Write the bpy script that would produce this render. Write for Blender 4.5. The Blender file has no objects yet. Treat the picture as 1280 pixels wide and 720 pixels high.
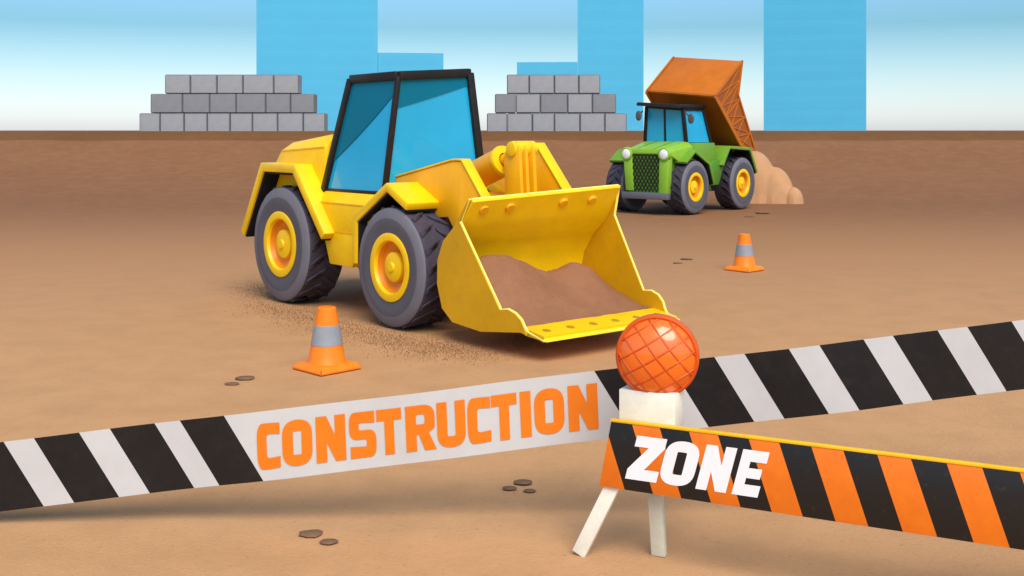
import bpy, bmesh, math, random
from mathutils import Vector, Matrix, noise
random.seed(7)
sc = bpy.context.scene
C = sc.collection
R = math.radians
FPX, CAMZ, HOR = 1420.0, 2.5, 163.0            # focal length in pixels of the 1280 wide picture, eye height, horizon row

# ------------------------------------------------------------------ materials
def s2l(c):
    return tuple((v/255/12.92 if v/255 <= .04045 else ((v/255+.055)/1.055)**2.4) for v in c)
def nodes_of(name):
    m = bpy.data.materials.new(name); m.use_nodes = True
    return m, m.node_tree.nodes, m.node_tree.links, m.node_tree.nodes['Principled BSDF']
def mixrgb(N, L, fac, a, b, blend='MIX'):
    n = N.new('ShaderNodeMix'); n.data_type = 'RGBA'; n.blend_type = blend
    for sock, v in ((n.inputs['Factor'], fac), (n.inputs[6], a), (n.inputs[7], b)):
        if hasattr(v, 'is_linked'): L.new(v, sock)
        elif isinstance(v, (int, float)): sock.default_value = v
        else: sock.default_value = (*v[:3], 1)
    return n.outputs[2]
def noise_tex(N, L, scale, detail=4, rough=.55, vec=None):
    n = N.new('ShaderNodeTexNoise'); n.inputs['Scale'].default_value = scale
    n.inputs['Detail'].default_value = detail; n.inputs['Roughness'].default_value = rough
    if vec is not None: L.new(vec, n.inputs['Vector'])
    return n.outputs['Fac']
def ramp(N, L, fac, a, b, ca=(0,0,0), cb=(1,1,1)):
    r = N.new('ShaderNodeValToRGB'); e = r.color_ramp.elements
    e[0].position = a; e[1].position = b; e[0].color = (*ca, 1); e[1].color = (*cb, 1)
    L.new(fac, r.inputs['Fac']); return r.outputs['Color']
def paint(name, col, rough=.35, var=.07, dirt=.08, coat=.06, metal=0, bump=.0, dirtcol=(.22,.12,.05), scale=1.0):
    """coloured paint with slight tone drift, scuffs and dust specks"""
    m, N, L, P = nodes_of(name)
    tc = N.new('ShaderNodeTexCoord').outputs['Object']
    n1 = noise_tex(N, L, 2.2*scale, 5, .6, tc)
    lo = tuple(v*(1-var) for v in col); hi = tuple(min(1, v*(1+var)) for v in col)
    c = mixrgb(N, L, ramp(N, L, n1, .35, .65), lo, hi)
    n2 = noise_tex(N, L, 7*scale, 8, .72, tc)
    d = N.new('ShaderNodeMath'); d.operation = 'MULTIPLY'; d.inputs[1].default_value = dirt
    L.new(ramp(N, L, n2, .5, .78), d.inputs[0])
    c = mixrgb(N, L, d.outputs[0], c, dirtcol)
    L.new(c, P.inputs['Base Color'])
    rr = N.new('ShaderNodeMapRange'); rr.inputs['To Min'].default_value = rough-.07; rr.inputs['To Max'].default_value = rough+.18
    L.new(n2, rr.inputs['Value']); L.new(rr.outputs[0], P.inputs['Roughness'])
    P.inputs['Metallic'].default_value = metal; P.inputs['Specular IOR Level'].default_value = .28
    P.inputs['Coat Weight'].default_value = coat; P.inputs['Coat Roughness'].default_value = .15
    if bump:
        b = N.new('ShaderNodeBump'); b.inputs['Strength'].default_value = bump; b.inputs['Distance'].default_value = .02
        n3 = noise_tex(N, L, 30*scale, 6, .6, tc)
        L.new(n3, b.inputs['Height']); L.new(b.outputs[0], P.inputs['Normal'])
    return m
YEL   = paint('yellow_paint', (.93,.57,.003))
YELD  = paint('deep_yellow_paint', (.90,.43,.004))
AMB   = paint('amber_paint', (.90,.40,.006))
OCH   = paint('shaded_ochre', (.66,.35,.003), dirt=.22)  # yellow darkened to ochre for the shaded bucket sides
PALEY = paint('highlight_yellow', (.95,.80,.16), dirt=.05)  # edge highlights put into a pale yellow
BOLT  = paint('worn_bolt', (.42,.22,.006), rough=.5)
DISH  = paint('orange_disc_paint', (.78,.25,.01))
BLK   = paint('black_frame', (.012,.009,.007), rough=.4, dirt=.08)
SHADE = paint('inner_shade_black', (.012,.011,.013), rough=.7, dirt=.1, coat=0)  # near-black colour for the shade inside arches and cab
RUB   = paint('tyre_tread_rubber', (.050,.044,.066), rough=.75, dirt=.25, coat=0, bump=.2)
RUBS  = paint('tyre_side_rubber', (.095,.091,.108), rough=.6, dirt=.18, coat=0, bump=.1)
RUBL  = paint('tyre_rim_rubber', (.155,.150,.172), rough=.6, dirt=.15, coat=0, bump=.1)
GRNL  = paint('lit_green', (.25,.48,.035))  # lit tone of the truck green, for hood and front
GRN   = paint('shaded_side_green', (.155,.33,.024))  # darker tone puts the side shade into fender and body colour
GRND  = paint('shaded_dark_green', (.085,.245,.018))  # deeper shade tone of the same green, also on the near tank
GRNG  = paint('grille_green', (.07,.18,.02), rough=.5)
STEEL = paint('grey_steel', (.17,.17,.19), rough=.4, metal=.4)
DGREY = paint('dark_grey_plastic', (.09,.085,.09), rough=.5)
ORGB  = paint('orange_bed_paint', (.52,.135,.004), dirt=.18)
BED_UNDER  = paint('shaded_bed_underside', (.36,.095,.006), dirt=.2)  # bed orange darkened to brown for its shaded underside
BED_SIDE = paint('shaded_bed_side', (.33,.085,.008), dirt=.2)  # bed orange darkened for its shaded sides
WHT   = paint('white_lens', (.85,.85,.82), rough=.15, dirt=.02)
CONE  = paint('cone_orange', (.90,.21,.006), rough=.45, dirt=.12, scale=3)
CONEG = paint('reflective_grey_band', (.27,.29,.31), rough=.35, dirt=.1, scale=3)
CREAM = paint('cream_painted_wood', (.84,.81,.66), rough=.55, dirt=.14, coat=0, bump=.12, scale=3)
CREAMG= paint('darker_cream_wood', (.66,.65,.50), rough=.6, dirt=.14, coat=0, bump=.12, scale=3)  # darker cream, used on the rear leg
TRIM  = paint('yellow_edge', (.90,.50,.01), rough=.5, dirt=.1, scale=3)
TAPEW = paint('tape_white', (.56,.545,.52), rough=.38, var=.03, dirt=.06, coat=.1, scale=1.5)
TAPEB = paint('tape_black', (.010,.009,.009), rough=.38, dirt=.05, coat=.1, scale=1.5)
TEXTO = paint('orange_print', (.80,.185,.006), rough=.45, var=.04, dirt=.05, coat=.05, scale=2)
TEXTW = paint('white_print', (.88,.88,.87), rough=.45, var=.02, dirt=.05, coat=.05, scale=2)
CLOD  = paint('clod_soil', (.20,.11,.06), rough=.95, var=.2, dirt=.3, coat=0, bump=.6, scale=4)

def glass(name, col, rough=.06, spec=.35):
    m, N, L, P = nodes_of(name)
    tc = N.new('ShaderNodeTexCoord').outputs['Object']
    n1 = noise_tex(N, L, 1.1, 2, .4, tc)
    L.new(mixrgb(N, L, n1, tuple(v*.88 for v in col), tuple(min(1, v*1.12) for v in col)), P.inputs['Base Color'])
    n2 = noise_tex(N, L, 6, 6, .7, tc)
    rr = N.new('ShaderNodeMapRange'); rr.inputs['To Min'].default_value = rough; rr.inputs['To Max'].default_value = rough+.1
    L.new(n2, rr.inputs['Value']); L.new(rr.outputs[0], P.inputs['Roughness'])
    P.inputs['Specular IOR Level'].default_value = spec; P.inputs['Coat Weight'].default_value = .12*spec/.35; P.inputs['Coat Roughness'].default_value = .04
    return m
GLS  = glass('blue_tinted_glass', (.010,.37,.63), .06, .45)
GLSR = glass('teal_reflection', (.001,.150,.235), .12, .12)  # dark reflection on the panes put into a teal colour

def soil(name, cols, scale=1.0, bump=.5, far=None):
    m, N, L, P = nodes_of(name)
    tc = N.new('ShaderNodeTexCoord').outputs['Object']
    big = noise_tex(N, L, .22*scale, 5, .6, tc)
    mid = noise_tex(N, L, 1.7*scale, 7, .65, tc)
    fine = noise_tex(N, L, 38*scale, 6, .7, tc)
    c = mixrgb(N, L, ramp(N, L, big, .35, .68), cols[0], cols[1])
    if far:      # the lot's dry sand gives way to darker earth further out, along a ragged line
        sep = N.new('ShaderNodeSeparateXYZ'); L.new(tc, sep.inputs[0])
        ad = N.new('ShaderNodeMath'); ad.operation = 'MULTIPLY_ADD'; ad.inputs[1].default_value = 9; L.new(big, ad.inputs[0]); L.new(sep.outputs['Y'], ad.inputs[2])
        mr = N.new('ShaderNodeMapRange'); mr.interpolation_type = 'SMOOTHSTEP'
        mr.inputs['From Min'].default_value = 11; mr.inputs['From Max'].default_value = 44
        L.new(ad.outputs[0], mr.inputs['Value'])
        c2 = mixrgb(N, L, ramp(N, L, big, .35, .68), far[0], far[1])
        c = mixrgb(N, L, mr.outputs[0], c, c2)
    c = mixrgb(N, L, ramp(N, L, mid, .42, .72, (0,0,0), (.34,.34,.34)), c, tuple(v*.62 for v in cols[0]))
    c = mixrgb(N, L, ramp(N, L, fine, .56, .74, (0,0,0), (.30,.30,.30)), c, tuple(v*.5 for v in cols[0]))
    v = N.new('ShaderNodeTexVoronoi'); v.inputs['Scale'].default_value = 9*scale; L.new(tc, v.inputs['Vector'])
    peb = ramp(N, L, v.outputs['Distance'], .07, .13, (.35,.35,.35), (0,0,0))
    c = mixrgb(N, L, peb, c, tuple(v_*.55 for v_ in cols[0]))
    L.new(c, P.inputs['Base Color']); P.inputs['Roughness'].default_value = .95
    P.inputs['Specular IOR Level'].default_value = .15
    b = N.new('ShaderNodeBump'); b.inputs['Strength'].default_value = bump; b.inputs['Distance'].default_value = .03
    ad2 = N.new('ShaderNodeMath'); ad2.operation = 'ADD'; L.new(mid, ad2.inputs[0]); L.new(fine, ad2.inputs[1])
    L.new(ad2.outputs[0], b.inputs['Height']); L.new(b.outputs[0], P.inputs['Normal'])
    return m
SAND  = soil('sandy_ground', ((.545,.290,.126), (.585,.315,.141)), 1, .45, far=((.225,.098,.040), (.245,.108,.045)))
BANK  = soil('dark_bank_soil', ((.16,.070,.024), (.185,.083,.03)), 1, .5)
HEAP  = soil('heap_soil', ((.30,.135,.066), (.38,.175,.088)), 1.5, .8)
HEAPS = soil('sandy_heap_soil', ((.53,.28,.135), (.58,.32,.16)), 1.5, .6)

def concrete(name, base):
    m, N, L, P = nodes_of(name)
    tc = N.new('ShaderNodeTexCoord').outputs['Object']
    n1 = noise_tex(N, L, 1.3, 6, .65, tc); n2 = noise_tex(N, L, 22, 6, .7, tc)
    c = mixrgb(N, L, ramp(N, L, n1, .3, .7), tuple(v*.86 for v in base), tuple(v*1.1 for v in base))
    c = mixrgb(N, L, ramp(N, L, n2, .58, .75, (0,0,0), (.35,.35,.35)), c, tuple(v*.55 for v in base))
    L.new(c, P.inputs['Base Color']); P.inputs['Roughness'].default_value = .9
    b = N.new('ShaderNodeBump'); b.inputs['Strength'].default_value = .35; b.inputs['Distance'].default_value = .02
    L.new(n2, b.inputs['Height']); L.new(b.outputs[0], P.inputs['Normal'])
    return m
CONL = concrete('light_concrete', (.31,.315,.32)); COND = concrete('grey_concrete', (.225,.23,.237)); MORT = concrete('mortar', (.15,.15,.16))
BLDG = paint('hazed_blue_wall', (.085,.44,.64), rough=.6, var=.02, dirt=.0, coat=0, scale=.05)  # distance haze put into the blue wall colour
BLDW = paint('hazed_window_band', (.083,.432,.635), rough=.35, var=.02, dirt=.0, coat=0, scale=.05)

# ------------------------------------------------------------------ mesh helpers
class MB:
    def __init__(s): s.bm = bmesh.new()
    def face(s, pts, mi=0):
        f = s.bm.faces.new([s.bm.verts.new(p) for p in pts]); f.material_index = mi; return f
    def loft(s, a, b, mi=0, caps=True):
        """closed solid between two rings of equal length"""
        va = [s.bm.verts.new(p) for p in a]; vb = [s.bm.verts.new(p) for p in b]; n = len(a)
        for i in range(n):
            s.bm.faces.new((va[i], va[(i+1)%n], vb[(i+1)%n], vb[i])).material_index = mi
        if caps:
            s.bm.faces.new(va).material_index = mi; s.bm.faces.new(list(reversed(vb))).material_index = mi
    def prism(s, poly, y0, y1, mi=0):
        s.loft([(x, y0, z) for x, z in poly], [(x, y1, z) for x, z in poly], mi)
    def box(s, a, b, mi=0):
        (x0,y0,z0),(x1,y1,z1) = a, b
        s.loft([(x0,y0,z0),(x1,y0,z0),(x1,y1,z0),(x0,y1,z0)], [(x0,y0,z1),(x1,y0,z1),(x1,y1,z1),(x0,y1,z1)], mi)
    def bar(s, p, q, w, h, up=(0,0,1), mi=0):
        p, q = Vector(p), Vector(q); d = (q-p).normalized(); up = Vector(up)
        a = d.cross(up).normalized(); u = a.cross(d).normalized()
        o = [(-w/2,-h/2),(w/2,-h/2),(w/2,h/2),(-w/2,h/2)]
        s.loft([p+a*i+u*j for i, j in o], [q+a*i+u*j for i, j in o], mi)
    def tube(s, path, r, n=8, mi=0):
        path = [Vector(p) for p in path]; rings = []
        for i, p in enumerate(path):
            d = (path[min(i+1, len(path)-1)]-path[max(i-1, 0)]).normalized()
            a = d.orthogonal().normalized() if abs(d.z) > .9 else d.cross(Vector((0,0,1))).normalized()
            u = a.cross(d)
            rr = r[i] if isinstance(r, (list, tuple)) else r
            rings.append([s.bm.verts.new(p+(a*math.cos(t*2*math.pi/n)+u*math.sin(t*2*math.pi/n))*rr) for t in range(n)])
        for A, B in zip(rings, rings[1:]):
            for t in range(n): s.bm.faces.new((A[t], A[(t+1)%n], B[(t+1)%n], B[t])).material_index = mi
        s.bm.faces.new(rings[0]).material_index = mi; s.bm.faces.new(list(reversed(rings[-1]))).material_index = mi
    def lathe(s, prof, origin, axis, n=32, mi=0, closed=False):
        """prof = (radius, offset along axis[, material])"""
        o = Vector(origin); ax = Vector(axis).normalized(); a = ax.orthogonal().normalized(); b = ax.cross(a)
        rings = []
        for pr in prof:
            r, h = pr[0], pr[1]
            if r < 1e-6: rings.append([s.bm.verts.new(o+ax*h)])
            else: rings.append([s.bm.verts.new(o+ax*h+(a*math.cos(2*math.pi*t/n)+b*math.sin(2*math.pi*t/n))*r) for t in range(n)])
        seq = list(range(len(prof)))+([0] if closed else [])
        for i, j in zip(seq, seq[1:]):
            A, B = rings[i], rings[j]; m = prof[j][2] if len(prof[j]) > 2 else mi
            for t in range(n):
                q = (A[0],) if len(A) == 1 else (A[t], A[(t+1)%n]); w = (B[0],) if len(B) == 1 else (B[(t+1)%n], B[t])
                if len(q)+len(w) >= 3: s.bm.faces.new(q+w).material_index = m
    def build(s, name, mats, parent=None, bevel=0, smooth=35, seg=2):
        bm = s.bm
        bmesh.ops.remove_doubles(bm, verts=bm.verts, dist=1e-5)
        bmesh.ops.recalc_face_normals(bm, faces=bm.faces)
        if bevel:
            es = [e for e in bm.edges if len(e.link_faces) == 2 and e.calc_face_angle(0) > R(25)]
            try: bmesh.ops.bevel(bm, geom=es, offset=bevel, segments=seg, affect='EDGES', profile=.5, clamp_overlap=True)
            except Exception: pass
        for f in bm.faces: f.smooth = True
        for e in bm.edges:
            if len(e.link_faces) == 2 and e.calc_face_angle(0) > R(smooth): e.smooth = False
        me = bpy.data.meshes.new(name); bm.to_mesh(me); bm.free()
        for m in (mats if isinstance(mats, (list, tuple)) else [mats]): me.materials.append(m)
        o = bpy.data.objects.new(name, me); C.objects.link(o)
        if parent: o.parent = parent
        return o
def thing(name, label, cat, loc=(0,0,0), rz=0, group=None):
    o = bpy.data.objects.new(name, None); C.objects.link(o); o.empty_display_size = .3
    o.location = loc; o.rotation_euler = (0,0,rz); return tag(o, label, cat, group)
def tag(o, label, cat, group=None):
    o['label'] = label; o['category'] = cat
    if group: o['group'] = group
    return o
def structure(o): o['kind'] = 'structure'; return o
def copy_tree(o, parent=None):
    c = o.copy(); C.objects.link(c)
    if parent: c.parent = parent
    for ch in list(o.children): copy_tree(ch, c)
    return c
def offset_strip(line, t):
    """closed 2-D outline of a polyline given thickness t to its left side"""
    out = []
    n = len(line)
    for i, p in enumerate(line):
        p = Vector(p); a = Vector(line[max(i-1,0)]); b = Vector(line[min(i+1,n-1)])
        d1 = (p-a).normalized() if i else (b-p).normalized(); d2 = (b-p).normalized() if i < n-1 else d1
        n1 = Vector((-d1.y, d1.x)); n2 = Vector((-d2.y, d2.x)); m = (n1+n2).normalized()
        k = min(1/max(.35, m.dot(n1)), 2)
        out.append(tuple(p+m*t*k))
    return [tuple(p) for p in line]+list(reversed(out))

# ------------------------------------------------------------------ ground, bank, sky
def gz(y):
    if y < 41: return 0.0
    if y < 58: t = (y-41)/17; return 2.10*t**1.7
    if y < 59.4: return 2.10+.34*(y-58)/1.4
    return 2.44
def ground_sheet():
    ys = [-40,-20,-8,-2]+[i*.5 for i in range(0,82)]+[41+i*.7 for i in range(25)]+[58,58.4,58.9,59.4,61,65,75,100,150,250,400,800,1600,3000]
    xs = [-3000,-1200,-500,-200,-100,-60,-40,-30]+[-24+i*.8 for i in range(61)]+[30,40,60,100,200,500,1200,3000]
    ys = sorted(set(ys)); bm = bmesh.new(); g = []
    for y in ys:
        row = []
        for x in xs:
            z = gz(y)
            if 0 < y < 57.5 and abs(x) < 60:
                k = 1 if y < 41 else 1
                z += k*(.018*noise.noise((x*.5, y*.5, 0))+.010*noise.noise((x*1.3, y*1.3, 5)))-.008
                if y > 41: z += .09*noise.noise((x*.22, y*.22, 3))*min(1, (y-41)/5)*min(1, (57.5-y)/4)
            row.append(bm.verts.new((x, y, z)))
        g.append(row)
    for a, b in zip(g, g[1:]):
        for i in range(len(xs)-1): bm.faces.new((a[i], a[i+1], b[i+1], b[i]))
    for f in bm.faces: f.smooth = True
    me = bpy.data.meshes.new('ground'); bm.to_mesh(me); bm.free(); me.materials.append(SAND)
    o = bpy.data.objects.new('ground', me); C.objects.link(o); return structure(o)
ground_sheet()
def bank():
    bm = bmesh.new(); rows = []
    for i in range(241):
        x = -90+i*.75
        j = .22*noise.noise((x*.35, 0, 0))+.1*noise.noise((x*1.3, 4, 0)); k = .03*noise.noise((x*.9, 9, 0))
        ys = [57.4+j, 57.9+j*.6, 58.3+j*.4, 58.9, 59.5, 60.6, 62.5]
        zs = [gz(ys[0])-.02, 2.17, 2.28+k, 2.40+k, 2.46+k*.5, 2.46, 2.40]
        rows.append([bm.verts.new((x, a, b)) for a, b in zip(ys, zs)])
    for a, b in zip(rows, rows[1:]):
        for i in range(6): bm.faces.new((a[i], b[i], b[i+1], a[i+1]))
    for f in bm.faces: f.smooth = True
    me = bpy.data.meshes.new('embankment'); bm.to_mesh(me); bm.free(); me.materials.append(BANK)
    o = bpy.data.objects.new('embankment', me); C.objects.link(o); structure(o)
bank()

SUN_AZ, SUN_EL = 164, 50                      # degrees clockwise from +Y (behind the camera, a little to its right)
w = bpy.data.worlds.new('World'); sc.world = w; w.use_nodes = True
N, L = w.node_tree.nodes, w.node_tree.links
bg = N['Background']; sky = N.new('ShaderNodeTexSky'); sky.sky_type = 'NISHITA'; sky.sun_disc = False
sky.sun_elevation = R(SUN_EL); sky.sun_rotation = R(SUN_AZ); sky.air_density = 1.0; sky.dust_density = .6; sky.ozone_density = 1.6
geo = N.new('ShaderNodeTexCoord'); sp_ = N.new('ShaderNodeSeparateXYZ'); L.new(geo.outputs['Generated'], sp_.inputs[0])
rp = N.new('ShaderNodeValToRGB'); L.new(sp_.outputs['Z'], rp.inputs['Fac'])     # clear band above the horizon: white haze turning blue within a few degrees
el = rp.color_ramp.elements; el[0].position = .012; el[0].color = (.72,.77,.98,1); el[1].position = .30; el[1].color = (1,1,1,1)
for ps, cl in ((.045,(.56,.66,.78)), (.09,(.30,.48,.56)), (.16,(.55,.72,.90))): ee = el.new(ps); ee.color = (*cl,1)
L.new(mixrgb(N, L, 1.0, sky.outputs[0], rp.outputs['Color'], 'MULTIPLY'), bg.inputs['Color']); bg.inputs['Strength'].default_value = .14
sl = bpy.data.lights.new('sun', 'SUN'); sl.energy = 2.6; sl.angle = R(42); sl.color = (1,.93,.82)
so = bpy.data.objects.new('sun', sl); C.objects.link(so)
sv = Vector((math.sin(R(SUN_AZ))*math.cos(R(SUN_EL)), math.cos(R(SUN_AZ))*math.cos(R(SUN_EL)), math.sin(R(SUN_EL))))
so.rotation_euler = sv.to_track_quat('Z', 'Y').to_euler(); so.location = (0,-10,30)

cam = bpy.data.cameras.new('camera'); co = bpy.data.objects.new('camera', cam); C.objects.link(co)
co.location = (0,0,CAMZ); co.rotation_euler = (R(90),0,0); cam.sensor_width = 36; cam.lens = 36*FPX/1280
cam.shift_y = -(360-HOR)/1280; cam.clip_end = 5000; cam.clip_start = .1; sc.camera = co

# ------------------------------------------------------------------ wheels
def wheel(parent, x, y_out, s, r, wd, rim_r, disc_m):
    """s=+1: outer face looks to +y, -1: to -y; y_out = lateral position of the outer face"""
    ax = (0,s,0); o = (x, y_out, r)
    m = MB(); q = rim_r
    m.lathe([(q*1.0,-.05,0),(q*1.02,.012,0),(q*.97,.02,0),(q*.80,.012,0),(q*.76,-.03,0),(q*.70,-.10,1),(q*.50,-.13,1),(q*.46,-.13,1),(0,-.13,1)], o, ax, 40)
    m.lathe([(q*1.0,-wd+.05,0),(q*.7,-wd+.12,0),(0,-wd+.12,0)], o, ax, 32)
    wo = m.build('wheel', [YEL, disc_m], parent)
    t = MB()
    prof = [(q*.99,-.06,1),(q*1.01,.0,1),(q*1.25,.015,1),(r*.80,.02,1),(r*.83,.012,2),(r*.93,.0,2),(r*.965,-.025,2),(r*.975,-.05,0),(r*.97,-.10,0)]
    back = [(a,-wd-b,c) for a, b, c in reversed(prof)]
    t.lathe(prof+back, o, ax, 56, closed=True)
    nl = 20
    for sd in (0, 1):                                    # tread bars, two slanted rows
        for k in range(nl):
            a0 = 2*math.pi*(k+.5*sd)/nl
            da = .24
            pts = []
            for (ya, aa, wa) in ((.045, 0, .085), (wd*.36, da*.6, .10), (wd*.50, da, .05)):
                yy = -ya if sd == 0 else -wd+ya
                pts.append((yy, a0+aa, wa))
            ringsO, ringsI = [], []
            for yy, aa, wa in pts:
                for lst, rr in ((ringsO, r), (ringsI, r*.955)):
                    lst.append([Vector((math.cos(aa+e*wa)*rr, s*yy, math.sin(aa+e*wa)*rr))+Vector(o) for e in (-.5,.5)])
            for i in range(2):
                t.loft([ringsI[i][0], ringsI[i][1], ringsO[i][1], ringsO[i][0]], [ringsI[i+1][0], ringsI[i+1][1], ringsO[i+1][1], ringsO[i+1][0]], 0)
    t.build('tyre', [RUB, RUBS, RUBL], wo)
    h = MB(); h.lathe([(q*.46,-.125),(q*.44,-.05),(q*.36,-.035),(q*.16,-.03),(q*.13,-.005),(0,-.002)], o, ax, 28)
    h.build('hub', YEL, wo)
    return wo

# ------------------------------------------------------------------ wheel loader
def rotz(fx, fy): return math.atan2(fy, fx)
S40, C40 = math.sin(R(40)), math.cos(R(40))
LO = thing('wheel_loader', 'big yellow wheel loader with blue cab windows and a wide front bucket holding soil', 'loader', (-1.578,16.135,0), rotz(S40,-C40))
for x, r in ((1.43,.775), (-1.41,.85)):
    wheel(LO, x, -1.15, -1, r, .60, r*.55, DISH)
    wheel(LO, x, 1.15, 1, r, .60, r*.55, DISH)
# body
b = MB()
prof = [(-.98,-1.0),(1.52,1.0)]
sec = lambda y0, y1, xa0, xa1, z: None
ring = [(-1.0,1.10),(-1.0,1.50),(-.86,1.665),(.86,1.665),(1.0,1.50),(1.0,1.10)]
b.loft([(-.92,y,z) for y,z in ring], [(.95,y,z) for y,z in ring])
b.prism([(-.47,1.12),(.56,1.12),(.30,.655),(-.28,.655)], -1.0, 1.0)
b.prism([(.90,1.62),(.90,.75),(2.05,.75),(2.10,1.35),(1.75,1.62)], -.50, .50)
b.prism([(-2.3,1.3),(-2.2,.6),(-.6,.6),(-.6,1.3)], -.50, .50)
b.build('body', YEL, LO, bevel=.018)
for sd in (-1, 1):
    for (xa, xb, z) in ((-.915,.945,1.50),(-.47,.56,1.112)):
        m = MB(); m.bar((xa,sd*1.0,z),(xb,sd*1.0,z), .012, .016); m.build('seam', YELD, LO)
# engine hood: side walls, then a sloping shoulder up to the flat top
b = MB()
def hood_ring(x, zt, zc, zb, y=.88): return [(x,-y,zb),(x,-y,zc),(x,-y*.78,zt),(x,y*.78,zt),(x,y,zc),(x,y,zb)]
r0 = hood_ring(-2.10,1.99,1.97,1.25); r1 = hood_ring(-1.86,2.32,2.20,1.25); r2 = hood_ring(-.60,2.46,2.27,1.25)
va = [r0, r1, r2]
b.loft(r0, r1, caps=False); b.loft(r1, r2, caps=False); b.face(r0); b.face(list(reversed(r2)))
eh = b.build('engine_hood', YEL, LO, bevel=.015)
for sd in (-1, 1):
    m = MB(); m.bar((-1.84,sd*.88,2.195),(-.62,sd*.88,2.265), .014, .018); m.build('seam', YELD, eh)
def fender(poly, y0, y1, mat, parent, t=-.10, name='fender', shade_liner=None):
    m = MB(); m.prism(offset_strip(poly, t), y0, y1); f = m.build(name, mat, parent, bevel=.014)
    if shade_liner:
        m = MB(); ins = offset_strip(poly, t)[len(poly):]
        m.prism(offset_strip(list(reversed(ins)), t*.25), y0+.03*(1 if y0 < 0 else 1), y1-.03); m.build('shade_liner', shade_liner, f)
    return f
rear_f = [(-2.64,.96),(-1.99,2.02),(-.98,2.02),(-.14,1.09)]
front_f = [(.56,.75),(.56,1.36),(1.36,1.84),(1.84,1.60)]
for s in (-1, 1):
    y0, y1 = sorted((s*1.16, s*.56))
    fender(rear_f, y0, y1, YEL, LO, -.13, shade_liner=SHADE)
    fender(front_f, y0, y1, YEL, LO, -.10, shade_liner=SHADE)
# wheel wells, coloured black for the shade inside the arches
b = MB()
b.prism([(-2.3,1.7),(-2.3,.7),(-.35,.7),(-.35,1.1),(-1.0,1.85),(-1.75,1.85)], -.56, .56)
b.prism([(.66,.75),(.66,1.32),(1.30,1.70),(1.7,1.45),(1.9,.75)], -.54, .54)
b.build('wheel_well_shade', SHADE, LO)
# cab
SB0, ST0, ST1, SB1 = Vector((-.64,-.85,1.66)), Vector((-.18,-.70,3.21)), Vector((.96,-.70,3.22)), Vector((.86,-.85,1.67))
WT1, WB1 = Vector((.90,.52,3.30)), Vector((.93,.74,1.67))
RT0, RB0 = Vector((-.22,.52,3.29)), Vector((-.64,.74,1.66))
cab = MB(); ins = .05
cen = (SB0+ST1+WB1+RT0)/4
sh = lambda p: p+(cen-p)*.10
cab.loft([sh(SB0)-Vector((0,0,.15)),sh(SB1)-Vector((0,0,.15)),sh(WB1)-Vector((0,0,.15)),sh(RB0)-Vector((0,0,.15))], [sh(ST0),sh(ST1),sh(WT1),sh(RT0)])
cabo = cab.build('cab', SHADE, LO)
fr = MB()
for p, q, wd in ((SB0,ST0,.115),(SB1,ST1,.075),(WB1,WT1,.115),(RB0,RT0,.10)):
    d = (q-p).normalized(); fr.bar(p-d*.02, q, wd, wd, (1,0,0))
for p, q in ((ST0,ST1),(ST1,WT1),(WT1,RT0),(RT0,ST0)): fr.bar(p, q, .11, .12)
fr.bar(SB0, SB1, .06, .05); fr.bar(SB1, WB1, .06, .05)
z = Vector((0,0,.055)); fr.loft([ST0+z*-.6,ST1+z*-.6,WT1+z*-.6,RT0+z*-.6], [ST0+z,ST1+z,WT1+z,RT0+z])
fr.build('cab_frame', BLK, cabo, bevel=.02)
def quad(a, bb, c, d, u, v): return (a*(1-u)+bb*u)*(1-v)+(d*(1-u)+c*u)*v       # a,b bottom; d,c top
def pane(name, cs, mat, parent, lo=(0,0), lift=0.0):
    """sheet of glass on four corners; lo = lower edge height at its two ends"""
    nrm = (cs[1]-cs[0]).cross(cs[3]-cs[0]).normalized(); n = 14; m = MB()
    P = [[quad(*cs, a/n, lo[0]*(1-a/n)+lo[1]*a/n+(1-lo[0]*(1-a/n)-lo[1]*a/n)*b/n) for b in range(n+1)] for a in range(n+1)]
    F_ = [[m.bm.verts.new(p+nrm*lift) for p in r] for r in P]; B_ = [[m.bm.verts.new(p+nrm*(lift-.02)) for p in r] for r in P]
    for a in range(n):
        for b in range(n):
            m.bm.faces.new((F_[a][b],F_[a+1][b],F_[a+1][b+1],F_[a][b+1])); m.bm.faces.new((B_[a][b],B_[a][b+1],B_[a+1][b+1],B_[a+1][b]))
    for a in range(n):
        for r0, r1 in (((a,0),(a+1,0)),((a+1,n),(a,n)),((0,a+1),(0,a)),((n,a),(n,a+1))):
            m.bm.faces.new((F_[r0[0]][r0[1]],B_[r0[0]][r0[1]],B_[r1[0]][r1[1]],F_[r1[0]][r1[1]]))
    return m.build(name, mat, parent)
side_q, front_q, far_q, back_q = (SB0,SB1,ST1,ST0), (SB1,WB1,WT1,ST1), (WB1,RB0,RT0,WT1), (RB0,SB0,ST0,RT0)
for cs, refl in ((side_q, (.24,.86)), (front_q, (.72,.90)), (far_q, None), (back_q, None)):
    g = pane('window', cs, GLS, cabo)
    if refl:
        pane('glass_reflection', cs, GLSR, cabo, refl, .012)  # dark reflection laid over the glass as a teal sheet
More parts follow.
